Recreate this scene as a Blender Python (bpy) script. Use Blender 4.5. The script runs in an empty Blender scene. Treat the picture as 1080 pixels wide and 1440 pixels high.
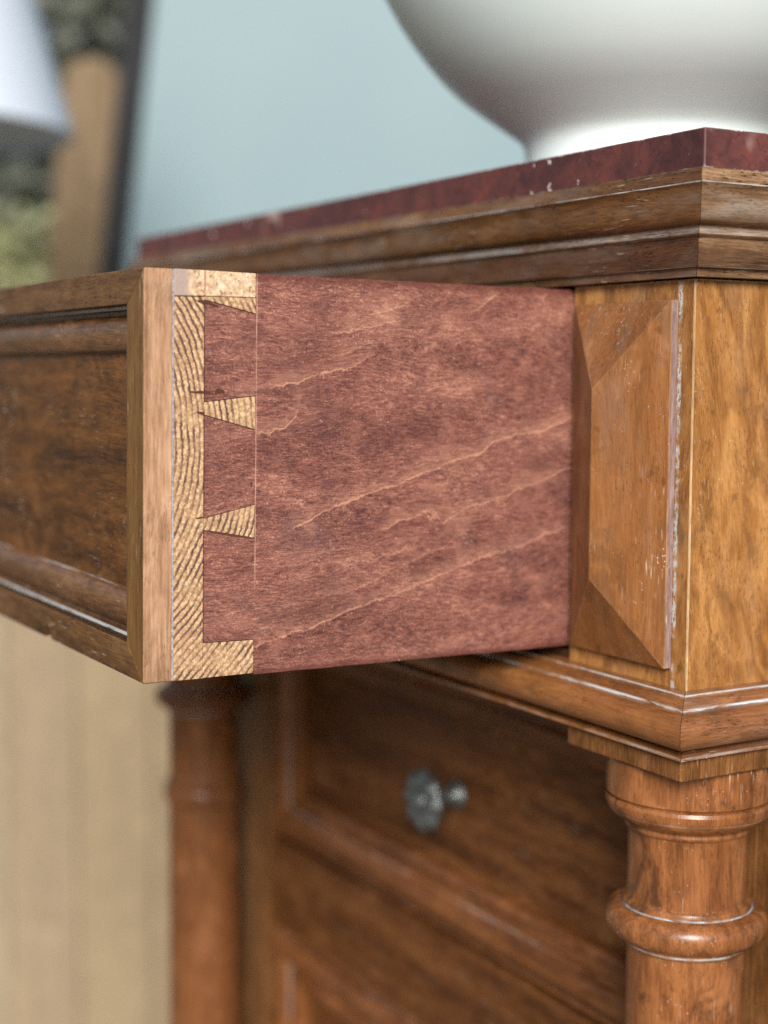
import bpy, bmesh, math, random
from mathutils import Vector, Matrix
random.seed(7)
R = math.radians
scene = bpy.context.scene
COL = scene.collection

# ------------------------------------------------------------------ camera
cam_d = bpy.data.cameras.new('camera'); cam = bpy.data.objects.new('camera', cam_d); COL.objects.link(cam)
CAM = Vector((0.425737, -0.375882, 0.118277))
cr = Vector((0.501534, 0.865128, 0.004211)); cu = Vector((-0.081878, 0.042619, 0.995731)); cf = Vector((-0.861255, 0.499738, -0.092210))
cam.matrix_world = Matrix(((cr.x, cu.x, -cf.x, CAM.x), (cr.y, cu.y, -cf.y, CAM.y), (cr.z, cu.z, -cf.z, CAM.z), (0, 0, 0, 1)))
cam_d.sensor_fit = 'VERTICAL'; cam_d.sensor_height = 24.0; cam_d.lens = 24.0 * 2159.77 / 1440.0
cam_d.clip_start = 0.01; cam_d.clip_end = 200
cam_d.dof.use_dof = True; cam_d.dof.focus_distance = 0.553; cam_d.dof.aperture_fstop = 3.0
scene.camera = cam

# ------------------------------------------------------------------ sky, sun, exposure
SUN_EL, SUN_AZ = R(27), math.atan2(0.85, -0.53)      # azimuth clockwise from +Y: x = sin, y = cos
world = bpy.data.worlds.new('World'); scene.world = world; world.use_nodes = True
wn = world.node_tree.nodes; wl = world.node_tree.links
bg = wn.get('Background') or wn.new('ShaderNodeBackground')
sky_t = wn.new('ShaderNodeTexSky'); sky_t.sky_type = 'NISHITA'; sky_t.sun_disc = False
sky_t.sun_elevation = SUN_EL; sky_t.sun_rotation = SUN_AZ; sky_t.air_density = 1.0; sky_t.dust_density = 1.0
wl.new(sky_t.outputs[0], bg.inputs['Color']); bg.inputs['Strength'].default_value = 0.05
sl = bpy.data.lights.new('sun', 'SUN'); sl.energy = 3.0; sl.angle = R(24); sl.color = (1.0, 0.97, 0.92)
so = bpy.data.objects.new('sun', sl); COL.objects.link(so)
sd = Vector((math.sin(SUN_AZ) * math.cos(SUN_EL), math.cos(SUN_AZ) * math.cos(SUN_EL), math.sin(SUN_EL)))
so.rotation_euler = sd.to_track_quat('Z', 'Y').to_euler(); so.location = (3, -3, 4)
scene.view_settings.view_transform = 'Standard'; scene.view_settings.look = 'None'
scene.view_settings.exposure = 1.0; scene.view_settings.gamma = 1.0
scene.render.engine = 'CYCLES'
scene.cycles.use_denoising = False

# ------------------------------------------------------------------ node helpers
class NT:
    def __init__(s, name):
        s.m = bpy.data.materials.new(name); s.m.use_nodes = True
        s.t = s.m.node_tree; s.t.nodes.clear()
        s.out = s.t.nodes.new('ShaderNodeOutputMaterial'); s.b = s.t.nodes.new('ShaderNodeBsdfPrincipled')
        s.t.links.new(s.b.outputs[0], s.out.inputs[0])
    def n(s, typ, **kw):
        x = s.t.nodes.new(typ)
        for k, v in kw.items(): setattr(x, k, v)
        return x
    def L(s, a, b): s.t.links.new(a, b)
    def put(s, inp, v):
        if hasattr(v, 'links'): s.L(v, inp)
        else: inp.default_value = v
    def math(s, op, a, b=0.0, c=None, clamp=False):
        x = s.n('ShaderNodeMath', operation=op, use_clamp=clamp); s.put(x.inputs[0], a); s.put(x.inputs[1], b)
        if c is not None: s.put(x.inputs[2], c)
        return x.outputs[0]
    def smooth(s, v, a, b):
        x = s.n('ShaderNodeMapRange', interpolation_type='SMOOTHSTEP'); s.put(x.inputs[0], v)
        x.inputs[1].default_value = a; x.inputs[2].default_value = b
        return x.outputs[0]
    def lin(s, v, a, b, c=0., d=1.):
        x = s.n('ShaderNodeMapRange'); s.put(x.inputs[0], v)
        for i, q in enumerate((a, b, c, d)): x.inputs[i + 1].default_value = q
        return x.outputs[0]
    def sep(s, v):
        x = s.n('ShaderNodeSeparateXYZ'); s.L(v, x.inputs[0]); return x.outputs
    def comb(s, a, b, c):
        x = s.n('ShaderNodeCombineXYZ')
        for i, q in enumerate((a, b, c)): s.put(x.inputs[i], q)
        return x.outputs[0]
    def scale(s, v, sc, loc=(0, 0, 0), rot=(0, 0, 0)):
        x = s.n('ShaderNodeMapping'); s.L(v, x.inputs[0]); x.inputs[1].default_value = loc
        x.inputs[2].default_value = rot; x.inputs[3].default_value = sc
        return x.outputs[0]
    def noise(s, v, sc=(1, 1, 1), detail=2.0, rough=0.5, dist=0.0, loc=(0, 0, 0), rot=(0, 0, 0)):
        x = s.n('ShaderNodeTexNoise'); s.L(s.scale(v, sc, loc, rot), x.inputs['Vector'])
        x.inputs['Scale'].default_value = 1.0; x.inputs['Detail'].default_value = detail
        x.inputs['Roughness'].default_value = rough; x.inputs['Distortion'].default_value = dist
        return x.outputs[0]
    def vor(s, v, sc, loc=(0, 0, 0)):
        x = s.n('ShaderNodeTexVoronoi'); s.L(s.scale(v, sc, loc), x.inputs['Vector']); x.inputs['Scale'].default_value = 1.0
        return x.outputs[0]
    def ramp(s, v, stops, interp='LINEAR'):
        x = s.n('ShaderNodeValToRGB'); s.put(x.inputs[0], v); cr_ = x.color_ramp; cr_.interpolation = interp
        while len(cr_.elements) < len(stops): cr_.elements.new(0.5)
        for e, (p, c) in zip(cr_.elements, stops):
            e.position = p; e.color = (*c, 1.0)
        return x.outputs[0]
    def mix(s, f, a, b, mode='MIX'):
        x = s.n('ShaderNodeMix', data_type='RGBA', blend_type=mode); s.put(x.inputs[0], f)
        for i, q in ((6, a), (7, b)):
            if hasattr(q, 'links'): s.L(q, x.inputs[i])
            else: x.inputs[i].default_value = (*q, 1.0)
        return x.outputs[2]
    def bump(s, h, dist, strength=1.0, nrm=None):
        x = s.n('ShaderNodeBump'); s.L(h, x.inputs['Height']); x.inputs['Distance'].default_value = dist
        x.inputs['Strength'].default_value = strength
        if nrm is not None: s.L(nrm, x.inputs['Normal'])
        return x.outputs[0]
    def fin(s, col, rough, nrm=None, spec=0.5, metal=0.0, coat=0.0):
        s.put(s.b.inputs['Base Color'], col if hasattr(col, 'links') else (*col, 1.0)); s.put(s.b.inputs['Roughness'], rough)
        s.b.inputs['Specular IOR Level'].default_value = spec; s.b.inputs['Metallic'].default_value = metal
        if coat: s.b.inputs['Coat Weight'].default_value = coat; s.b.inputs['Coat Roughness'].default_value = 0.25
        if nrm is not None: s.L(nrm, s.b.inputs['Normal'])
        return s.m

def grain_vec(k, axis, tilt=0.0, seed=0.0):
    tc = k.n('ShaderNodeTexCoord')
    if axis == 'uv': return k.scale(tc.outputs['UV'], (1, 1, 1), (seed, seed * .37, seed * .11)), tc
    o = k.sep(tc.outputs['Object'])
    if axis == 'x': v = k.comb(o[0], o[1], o[2])
    elif axis == 'y': v = k.comb(o[1], o[0], o[2])
    else: v = k.comb(o[2], o[1], o[0])
    return k.scale(v, (1, 1, 1), (seed, seed * .37, seed * .11), (0, tilt, tilt)), tc

def wood(name, axis, dark, mid, light, seed=0., rough=0.42, pores=0.7, scr=0.5, speck=0.5, blot=0.55, figure=0.5,
         residue=(), tilt=0.0, coat=0.0, grey=0.0, edge_x=None, res_col=(0.48, 0.50, 0.50), spots=0.0, con=1.0, band=None, spec=.18, dirt=0.0):
    k = NT(name); g, tc = grain_vec(k, axis, tilt, seed)
    wv = k.noise(g, (7, 38, 38), 2, .5)
    gs = k.sep(g)
    w = k.math('MULTIPLY', k.math('SUBTRACT', wv, 0.5), 0.010)
    g2 = k.comb(gs[0], k.math('ADD', gs[1], w), k.math('ADD', gs[2], w))
    bands = k.noise(g2, (5, 110, 110), 4, .6)
    fig = k.noise(g2, (9, 30, 30), 3, .55, .4)
    ring = k.math('SINE', k.math('MULTIPLY', fig, 55.0))
    fib = k.noise(g2, (85, 1150, 1150), 4, .68)
    val = k.math('ADD', k.math('MULTIPLY', bands, .50), k.math('ADD', k.math('MULTIPLY', fib, .50), k.math('MULTIPLY', ring, .045 * figure)))
    col = k.ramp(k.lin(val, .50 - .14 / con, .50 + .14 / con), [(0., dark), (.5, mid), (1., light)])
    blo = k.noise(g, (42, 75, 75), 5, .68, .4)
    col = k.mix(k.math('MULTIPLY', k.smooth(blo, .50, .70), blot * .8), col, tuple(c * .38 for c in mid))
    blo2 = k.noise(g, (30, 50, 50), 4, .65, .3, (4.1, 2.2, 7.3))
    col = k.mix(k.math('MULTIPLY', k.smooth(blo2, .52, .75), .55), col, tuple(min(1, c * 1.35 + .01) for c in light))
    po = k.noise(g2, (330, 2300, 2300), 2, .5, 0, (1.3, .2, .7))
    pmask = k.math('MULTIPLY', k.smooth(po, .57, .70), k.lin(k.noise(g, (60, 90, 90), 2, .5, 0, (6, 6, 6)), .38, .6, .15, 1.0))
    col = k.mix(k.math('MULTIPLY', pmask, pores), col, tuple(c * .33 for c in dark))
    if spots:
        sp = k.noise(g, (75, 110, 110), 3, .6, 0, (9.1, .4, 3.3))
        col = k.mix(k.math('MULTIPLY', k.smooth(sp, .62, .70), spots), col, tuple(c * .35 for c in mid))
    if dirt:
        dn = k.noise(g, (30, 44, 44), 6, .70, .6, (6.2, 1.9, 5.5))
        col = k.mix(k.math('MULTIPLY', k.smooth(dn, .53, .66), dirt), col, (mid[0] * .26, mid[1] * .30, mid[2] * .45))
    gate = k.smooth(k.noise(g, (22, 30, 30), 3, .6, 0, (3.3, 8.2, 1.7)), .47, .66)
    if scr:
        s1 = k.noise(g, (110, 1500, 1500), 1, .5, 0, (5.5, 1.2, 4.7), (0, .12, .12))
        col = k.mix(k.math('MULTIPLY', k.math('MULTIPLY', k.smooth(s1, .66, .73), gate), scr), col, (.50, .42, .33))
    if speck:
        d = k.vor(g, (640, 760, 760)); gn = k.noise(g, (150, 150, 150), 1, .5, 0, (2, 3, 4))
        m = k.math('MULTIPLY', k.math('SUBTRACT', 1.0, k.smooth(d, .10, .26)), k.smooth(gn, .60, .68))
        col = k.mix(k.math('MULTIPLY', k.math('MULTIPLY', m, k.lin(gate, 0, 1, .25, 1)), speck), col, (.62, .56, .47))
    if grey:
        gg = k.smooth(k.noise(g, (14, 60, 60), 4, .65, 0, (7.7, .9, 2.4)), .45, .66)
        col = k.mix(k.math('MULTIPLY', gg, grey), col, (.26, .23, .20))
    rmask = None
    if residue:
        us = k.sep(tc.outputs['UV'])
        brk = k.noise(tc.outputs['UV'], (70, 600, 1), 4, .7)
        brk2 = k.noise(tc.outputs['UV'], (12, 40, 1), 2, .5, 0, (3.1, 2.2, 0))
        for v0, wd, amt in residue:
            vv = k.math('ADD', us[1], k.math('MULTIPLY', k.math('SUBTRACT', brk, .5), wd * 1.6))
            dd = k.math('ABSOLUTE', k.math('SUBTRACT', vv, v0))
            mm = k.math('SUBTRACT', 1.0, k.smooth(dd, wd * .35, wd))
            mm = k.math('MULTIPLY', mm, k.math('MULTIPLY', k.smooth(k.math('ADD', brk, k.math('MULTIPLY', brk2, .9)), .78, 1.08), amt))
            rmask = mm if rmask is None else k.math('MAXIMUM', rmask, mm)
    if edge_x is not None:                                   # wax left along one worn line at a set object x
        ob = k.sep(tc.outputs['Object'])
        brk = k.noise(tc.outputs['Object'], (700, 1, 150), 5, .75)
        for x0, wd, amt in edge_x:
            xx = k.math('ADD', ob[0], k.math('MULTIPLY', k.math('SUBTRACT', brk, .5), wd * 2.2))
            mm = k.math('MULTIPLY', k.math('SUBTRACT', 1.0, k.smooth(k.math('ABSOLUTE', k.math('SUBTRACT', xx, x0)), wd * .4, wd)), amt)
            mm = k.math('MULTIPLY', mm, k.math('MULTIPLY', k.smooth(k.noise(tc.outputs['Object'], (1, 1, 60), 4, .7, 0, (0, 0, 5)), .40, .56), k.smooth(k.noise(tc.outputs['Object'], (900, 1, 500), 4, .7, 0, (2, 0, 1)), .40, .56)))
            rmask = mm if rmask is None else k.math('MAXIMUM', rmask, mm)
    if rmask is not None: col = k.mix(rmask, col, res_col)
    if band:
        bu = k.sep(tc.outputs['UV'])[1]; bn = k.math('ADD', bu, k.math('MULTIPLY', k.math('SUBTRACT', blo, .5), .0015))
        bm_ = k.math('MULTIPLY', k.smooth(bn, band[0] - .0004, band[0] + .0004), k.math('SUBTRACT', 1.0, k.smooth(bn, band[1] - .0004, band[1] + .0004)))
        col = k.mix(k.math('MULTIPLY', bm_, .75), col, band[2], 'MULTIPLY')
    h = k.math('SUBTRACT', k.math('MULTIPLY', fib, .5), k.math('MULTIPLY', pmask, .7))
    h = k.math('ADD', h, k.math('MULTIPLY', k.noise(g, (60, 160, 160), 3, .6), .8))
    nb = k.bump(h, .00022, .8)
    rg = k.math('ADD', k.math('MULTIPLY', blo2, .28), rough - .14)
    if rmask is not None: rg = k.math('MAXIMUM', rg, k.math('MULTIPLY', rmask, .8))
    return k.fin(col, rg, nb, spec, 0, coat)

# ------------------------------------------------------------------ materials
WD, WM, WL = (.060, .024, .010), (.150, .064, .024), (.255, .120, .046)      # walnut
M_post = wood('walnut_vertical', 'z', (.145, .054, .015), (.292, .124, .034), (.44, .215, .070), 1.7, .40, .55, .35, .55, .40, 1.8, tilt=0.13, con=.62, grey=.10, dirt=.38,
              edge_x=[(.5154 / 2 - .0076, .0014, .95)], spots=.5)
M_block = wood('walnut_block', 'z', (.112, .041, .013), (.218, .084, .026), (.31, .136, .047), 4.2, .42, .35, .6, .8, .40, .3, spots=.55, con=.6, grey=.13, dirt=.35)
M_rim = wood('waxed_rim', 'z', (.15, .085, .075), (.27, .18, .165), (.45, .37, .35), 8.1, .5, .4, 1.6, 1.3, .4, .2, grey=.3)
M_wornedge = wood('worn_edge', 'z', (.22, .12, .055), (.36, .22, .11), (.52, .36, .20), 2.2, .5, .5, .3, .4, .5, .2)
M_blkedge = wood('worn_block_edge', 'z', (.12, .055, .020), (.22, .105, .042), (.33, .18, .08), 2.8, .5, .4, .3, .4, .5, .2)
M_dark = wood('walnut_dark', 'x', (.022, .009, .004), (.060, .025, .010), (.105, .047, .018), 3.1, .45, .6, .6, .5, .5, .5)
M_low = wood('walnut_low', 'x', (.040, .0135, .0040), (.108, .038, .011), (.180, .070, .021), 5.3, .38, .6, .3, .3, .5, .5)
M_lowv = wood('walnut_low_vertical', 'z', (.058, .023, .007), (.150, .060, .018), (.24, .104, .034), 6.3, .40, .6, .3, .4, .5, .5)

M_rail = wood('walnut_rail', 'x', (.044, .019, .007), (.110, .049, .016), (.170, .084, .030), 7.4, .50, .9, .9, .5, .35, .4)
M_panel = wood('walnut_panel', 'x', (.034, .0125, .003), (.093, .0345, .007), (.158, .062, .014), 9.2, .46, .7, .6, .8, .6, .7)
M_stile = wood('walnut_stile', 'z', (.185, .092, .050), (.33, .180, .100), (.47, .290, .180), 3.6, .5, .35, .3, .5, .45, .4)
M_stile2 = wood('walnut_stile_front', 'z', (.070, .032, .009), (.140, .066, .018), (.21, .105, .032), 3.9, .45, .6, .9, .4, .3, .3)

def red_side():
    k = NT('stained_birch'); tc = k.n('ShaderNodeTexCoord'); o0 = k.sep(tc.outputs['Object'])
    o = (o0[0], o0[1], k.math('ADD', o0[2], .0066))
    v = k.comb(o[1], o[0], o[2])
    wv = k.noise(v, (14, 14, 60), 3, .55)
    z2 = k.math('ADD', o[2], k.math('MULTIPLY', k.math('SUBTRACT', wv, .5), .014))
    v2 = k.comb(o[1], o[0], z2)
    bl = k.noise(v2, (20, 20, 62), 5, .66, .4)
    bl2 = k.noise(v, (85, 60, 130), 4, .70, .8, (3, 1, 2))
    fib = k.noise(v2, (300, 300, 1900), 4, .72)
    grit = k.noise(v, (1300, 900, 2100), 2, .6, 0, (3, 3, 8))
    val = k.math('ADD', k.math('MULTIPLY', bl, .24), k.math('ADD', k.math('MULTIPLY', bl2, .17), k.math('ADD', k.math('MULTIPLY', fib, .45), k.math('MULTIPLY', grit, .26))))
    col = k.ramp(k.lin(val, .46, .68), [(0., (.062, .020, .017)), (.32, (.140, .048, .037)), (.66, (.232, .090, .064)), (1., (.41, .195, .132))])
    po = k.noise(v2, (620, 400, 3000), 2, .5, 0, (.4, .2, 9))
    pm = k.math('MULTIPLY', k.smooth(po, .54, .66), k.lin(k.noise(v, (40, 40, 70), 3, .6, 0, (9, 2, 2)), .38, .62, .2, 1.))
    col = k.mix(k.math('MULTIPLY', pm, .55), col, (.034, .011, .014))
    st = k.smooth(k.noise(v, (46, 40, 60), 5, .68, .5, (8, 5, 3)), .50, .68)
    col = k.mix(k.math('MULTIPLY', st, .42), col, (.080, .030, .030))
    pb = k.smooth(k.noise(v, (38, 30, 44), 4, .62, .6, (1.5, 8, 3)), .52, .70)
    col = k.mix(k.math('MULTIPLY', pb, .42), col, (.33, .145, .098))
    gr = k.smooth(k.noise(v, (34, 26, 30), 3, .6, .3, (2, 7, 9)), .58, .72)
    col = k.mix(k.math('MULTIPLY', gr, .22), col, (.115, .070, .070))
    jit = k.math('SUBTRACT', k.noise(v, (170, 170, 170), 5, .7, 0, (1, 9, 4)), .5)
    jit2 = k.math('SUBTRACT', k.noise(v, (45, 45, 45), 3, .5, 0, (7, 2, 1)), .5)
    Y0, Y1, Z0, Z1 = -.1412, .0, .0, .1525
    yy = k.math('ADD', o[1], k.math('MULTIPLY', jit, .010))
    un = k.lin(yy, Y0, Y1)
    zz = k.math('ADD', o[2], k.math('ADD', k.math('MULTIPLY', jit, .0085), k.math('MULTIPLY', jit2, .0025)))
    lines = None
    brk = k.noise(v, (60, 60, 60), 4, .65, 0, (2, 6, 6))
    LN = [([(-0.1244, 0.0593), (-0.1142, 0.0642), (-0.0992, 0.0699), (-0.0824, 0.074), (-0.0666, 0.0797), (-0.0586, 0.0823), (-0.0439, 0.0857), (-0.0389, 0.0898), (-0.0272, 0.0939), (-0.0134, 0.095), (-0.0012, 0.0995)], 1.0),
          ([(-0.0869, 0.058), (-0.0713, 0.0629), (-0.06, 0.0598), (-0.0486, 0.065), (-0.0319, 0.0681), (-0.0258, 0.0722), (-0.0148, 0.0742), (-0.0008, 0.0789)], .8),
          ([(-0.1403, 0.0177), (-0.1201, 0.0215), (-0.1052, 0.0267), (-0.0868, 0.0315), (-0.0679, 0.0364), (-0.0549, 0.0413), (-0.0384, 0.0461), (-0.0265, 0.0476), (-0.0127, 0.053), (-0.0003, 0.0549)], .75),
          ([(-0.1405, 0.0949), (-0.1349, 0.0944), (-0.1292, 0.0961), (-0.1258, 0.0992), (-0.1249, 0.1018)], .8),
          ([(-0.0543, 0.1394), (-0.0478, 0.1404), (-0.0429, 0.1439), (-0.037, 0.1477)], .8),
          ([(-0.136, 0.0445), (-0.118, 0.0468), (-0.100, 0.0452), (-0.083, 0.0480), (-0.070, 0.0495)], .45),
          ([(-0.130, 0.0300), (-0.112, 0.0335), (-0.094, 0.0372), (-0.075, 0.0440), (-0.060, 0.0500), (-0.050, 0.0560)], .35),
          ([(-0.1351, 0.1102), (-0.1297, 0.1112), (-0.1233, 0.1122), (-0.1189, 0.1144), (-0.1123, 0.1159), (-0.1034, 0.1185), (-0.0955, 0.1214)], .95),
          ([(-0.1051, 0.1236), (-0.1, 0.125), (-0.0938, 0.1264)], .7),
          ([(-0.1068, 0.1312), (-0.1012, 0.1321), (-0.0955, 0.1329), (-0.0898, 0.134), (-0.0841, 0.135)], .85),
          ([(-0.0916, 0.1387), (-0.0875, 0.1396), (-0.0829, 0.1408), (-0.0806, 0.1418)], .85),
          ([(-0.1006, 0.1284), (-0.0966, 0.127), (-0.0938, 0.1258)], .6),
          ([(-0.0904, 0.138), (-0.0875, 0.1368), (-0.0841, 0.1352)], .7)]
    for pts, amt in LN:
        fc = k.n('ShaderNodeFloatCurve'); k.L(un, fc.inputs['Value']); c = fc.mapping.curves[0]; fc.mapping.use_clip = False
        P = [((y - Y0) / (Y1 - Y0), (z - Z0) / (Z1 - Z0)) for y, z in pts]
        while len(c.points) < len(P): c.points.new(.5, .5)
        for q, p in zip(c.points, P): q.location = p; q.handle_type = 'VECTOR'
        fc.mapping.update()
        zc = k.lin(fc.outputs[0], 0, 1, Z0, Z1)
        d = k.math('SUBTRACT', zz, zc)
        core = k.math('SUBTRACT', 1.0, k.smooth(k.math('ABSOLUTE', d), .00006, .00058))
        halo = k.math('MULTIPLY', k.math('MULTIPLY', k.math('SUBTRACT', 1.0, k.smooth(d, .0, .0075)), k.smooth(d, -.0006, .0)), .26)
        m = k.math('MAXIMUM', core, halo)
        inside = k.math('MULTIPLY', k.smooth(un, P[0][0] - .03, P[0][0] + .01), k.math('SUBTRACT', 1.0, k.smooth(un, P[-1][0] - .01, P[-1][0] + .03)))
        m = k.math('MULTIPLY', k.math('MULTIPLY', m, inside), amt)
        lines = m if lines is None else k.math('MAXIMUM', lines, m)
    lines = k.math('MULTIPLY', lines, k.lin(brk, .34, .58, .40, 1.1))
    lines = k.math('MULTIPLY', lines, k.lin(fib, .35, .6, .6, 1.1))
    inz = k.smooth(o[1], -.1416, -.1408)
    col = k.mix(k.math('MULTIPLY', k.math('MULTIPLY', lines, inz), .85), col, (.50, .255, .165))
    cn = k.noise(v2, (22, 22, 46), 5, .65, .9, (5, 5, 1))
    cl = k.math('SUBTRACT', 1.0, k.smooth(k.math('ABSOLUTE', k.math('SUBTRACT', cn, .60)), .0, .010))
    col = k.mix(k.math('MULTIPLY', cl, .26), col, (.42, .21, .14))
    fl = k.math('MULTIPLY', k.smooth(k.noise(v, (1500, 900, 900), 2, .5, 0, (1, 2, 8)), .58, .70), k.smooth(k.noise(v, (28, 28, 28), 3, .6, 0, (6, 1, 6)), .44, .62))
    col = k.mix(k.math('MULTIPLY', fl, .45), col, (.42, .235, .165))
    gd = k.math('ABSOLUTE', k.math('ADD', o[1], k.math('ADD', .14105, k.math('MULTIPLY', jit, .0006))))
    gl = k.math('MULTIPLY', k.math('SUBTRACT', 1.0, k.smooth(gd, .00008, .00032)), k.lin(brk, .35, .6, .15, .8))
    gl = k.math('MULTIPLY', gl, k.smooth(o[2], .030, .050))
    col = k.mix(gl, col, (.50, .29, .21))
    sc_ = k.math('SUBTRACT', 1.0, k.smooth(k.math('ABSOLUTE', k.math('SUBTRACT', zz, .1085)), .0, .0013))
    sc_ = k.math('MULTIPLY', sc_, k.math('SUBTRACT', 1.0, k.smooth(k.math('ABSOLUTE', k.math('ADD', o[1], .137)), .008, .016)))
    col = k.mix(k.math('MULTIPLY', sc_, .55), col, (.04, .012, .010))
    te = k.smooth(k.math('ADD', o[2], k.math('MULTIPLY', jit, .006)), .1465, .1492)
    col = k.mix(k.math('MULTIPLY', te, .65), col, (.085, .020, .014))
    be = k.math('SUBTRACT', 1.0, k.smooth(k.math('ADD', o[2], k.math('MULTIPLY', jit, .004)), .0074, .0090))
    col = k.mix(k.math('MULTIPLY', be, .65), col, (.085, .020, .014))
    sp = k.math('MULTIPLY', k.math('SUBTRACT', 1.0, k.smooth(k.vor(v, (520, 520, 520)), .08, .20)), k.smooth(k.noise(v, (170, 170, 170), 1, .5), .61, .69))
    col = k.mix(k.math('MULTIPLY', sp, .5), col, (.55, .42, .37))
    h = k.math('SUBTRACT', k.math('MULTIPLY', fib, .6), k.math('MULTIPLY', pm, .6))
    return k.fin(col, k.lin(bl, .3, .7, .46, .66), k.bump(h, .00012, .8), .35)
M_red = red_side()

def pine():
    k = NT('pine_end_grain'); tc = k.n('ShaderNodeTexCoord'); o = k.sep(tc.outputs['Object'])
    v = tc.outputs['Object']
    dy = k.math('SUBTRACT', o[1], -.252); dz = k.math('SUBTRACT', o[2], .0915 - .0066)
    rr = k.math('SQRT', k.math('ADD', k.math('MULTIPLY', dy, dy), k.math('MULTIPLY', k.math('MULTIPLY', dz, dz), 1.08)))
    wob = k.math('SUBTRACT', k.noise(v, (55, 55, 55), 3, .55), .5)
    fine = k.math('SUBTRACT', k.noise(v, (900, 900, 900), 2, .6), .5)
    rr = k.math('ADD', rr, k.math('ADD', k.math('MULTIPLY', wob, .0042), k.math('MULTIPLY', fine, .0011)))
    ph = k.math('FRACT', k.math('MULTIPLY', rr, 1 / .00225))
    late = k.math('MULTIPLY', k.smooth(ph, .40, .74), k.math('SUBTRACT', 1.0, k.smooth(ph, .90, 1.0)))
    late = k.math('MULTIPLY', late, k.lin(k.noise(v, (70, 70, 70), 3, .6, 0, (3, 3, 3)), .36, .54, .35, 1.0))
    base = k.ramp(k.noise(v, (850, 850, 850), 3, .65), [(.32, (.27, .150, .078)), (.5, (.44, .272, .142)), (.66, (.62, .43, .255))])
    col = k.mix(k.math('MULTIPLY', late, .96), base, (.078, .038, .037))
    bl = k.smooth(k.noise(v, (38, 38, 38), 4, .65, 0, (1, 4, 2)), .52, .74)
    col = k.mix(k.math('MULTIPLY', bl, .35), col, (.33, .16, .10))
    pk = k.smooth(k.noise(v, (1150, 1150, 1150), 2, .6, 0, (5, 5, 5)), .61, .70)
    col = k.mix(k.math('MULTIPLY', pk, .6), col, (.16, .055, .025))
    h = k.math('SUBTRACT', k.noise(v, (1000, 1000, 1000), 2, .6), k.math('MULTIPLY', late, -.4))
    return k.fin(col, .72, k.bump(h, .00016, .8), .25)
M_pine = pine()

def pale_strip():
    k = NT('pale_worn_pine'); tc = k.n('ShaderNodeTexCoord'); v = tc.outputs['Object']; o = k.sep(v)
    col = k.ramp(k.noise(v, (350, 350, 350), 4, .7), [(.30, (.30, .185, .105)), (.5, (.53, .375, .235)), (.68, (.72, .57, .41))])
    col = k.mix(k.math('MULTIPLY', k.smooth(k.noise(v, (700, 700, 700), 2, .6, 0, (4, 4, 4)), .57, .68), .75), col, (.24, .10, .05))
    g = k.smooth(k.math('ADD', o[1], k.math('MULTIPLY', k.noise(v, (120, 120, 120), 2), .006)), -.1655, -.1625)
    col = k.mix(g, (.34, .25, .21), col)
    d = k.math('ABSOLUTE', k.math('ADD', o[1], k.math('ADD', .1606, k.math('MULTIPLY', k.noise(v, (300, 300, 300), 2), .0008))))
    col = k.mix(k.math('MULTIPLY', k.math('SUBTRACT', 1.0, k.smooth(d, .0002, .0006)), .6), col, (.25, .05, .02))
    return k.fin(col, .7, k.bump(k.noise(v, (700, 700, 700), 3), .0003, .8), .25)
M_pale = pale_strip()

def simple(name, col, rough=.6, var=.25, sc=(60, 60, 60), metal=0., spec=.4, bump=.0003):
    k = NT(name); tc = k.n('ShaderNodeTexCoord'); v = tc.outputs['Object']
    n1 = k.noise(v, sc, 5, .6)
    c = k.ramp(n1, [(.25, tuple(q * (1 - var) for q in col)), (.75, tuple(min(1, q * (1 + var)) for q in col))])
    return k.fin(c, rough, k.bump(k.noise(v, tuple(q * 4 for q in sc), 3, .6), bump, .6), spec, metal)
M_glue = simple('grey_glue', (.30, .27, .27), .8, .6, (700, 700, 700))
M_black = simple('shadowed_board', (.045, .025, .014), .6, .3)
M_crack = simple('crack_dark', (.070, .020, .009), .8, .4, (900, 900, 900))

def marble():
    k = NT('red_marble'); tc = k.n('ShaderNodeTexCoord'); v = tc.outputs['Object']
    n1 = k.noise(v, (38, 38, 38), 6, .65, 1.2); n2 = k.noise(v, (95, 95, 95), 5, .65, .8, (3, 1, 2))
    col = k.ramp(k.math('ADD', k.math('MULTIPLY', n1, .65), k.math('MULTIPLY', n2, .35)),
                 [(.30, (.040, .018, .018)), (.45, (.080, .030, .029)), (.56, (.118, .040, .034)), (.70, (.18, .046, .030))])
    ve = k.math('SUBTRACT', 1.0, k.smooth(k.math('ABSOLUTE', k.math('SUBTRACT', k.noise(v, (45, 45, 45), 5, .6, 1.5, (9, 9, 9)), .5)), .0, .016))
    col = k.mix(k.math('MULTIPLY', ve, .6), col, (.040, .020, .022))
    rp = k.smooth(k.noise(v, (150, 150, 150), 3, .6, .5, (6, 2, 5)), .63, .70)
    col = k.mix(k.math('MULTIPLY', rp, .45), col, (.25, .06, .04))
    ch = k.smooth(k.noise(v, (190, 190, 190), 3, .55, 0, (1, 7, 5)), .70, .73)
    col = k.mix(ch, col, (.58, .52, .50))
    big = k.smooth(k.noise(v, (30, 30, 30), 2, .5, 0, (2.2, 5.1, 8.8)), .66, .73)
    col = k.mix(k.math('MULTIPLY', big, .7), col, (.45, .33, .29))
    return k.fin(col, k.lin(n2, .3, .7, .40, .56), k.bump(n2, .0003, .6), .14)
M_marble = marble()
def chip():
    k = NT('chipped_marble_edge'); tc = k.n('ShaderNodeTexCoord'); v = tc.outputs['Object']
    m = k.smooth(k.noise(v, (130, 130, 130), 4, .65), .53, .66)
    return k.fin(k.mix(m, (.12, .05, .045), (.42, .38, .40)), .45)
M_chip = chip()

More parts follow.
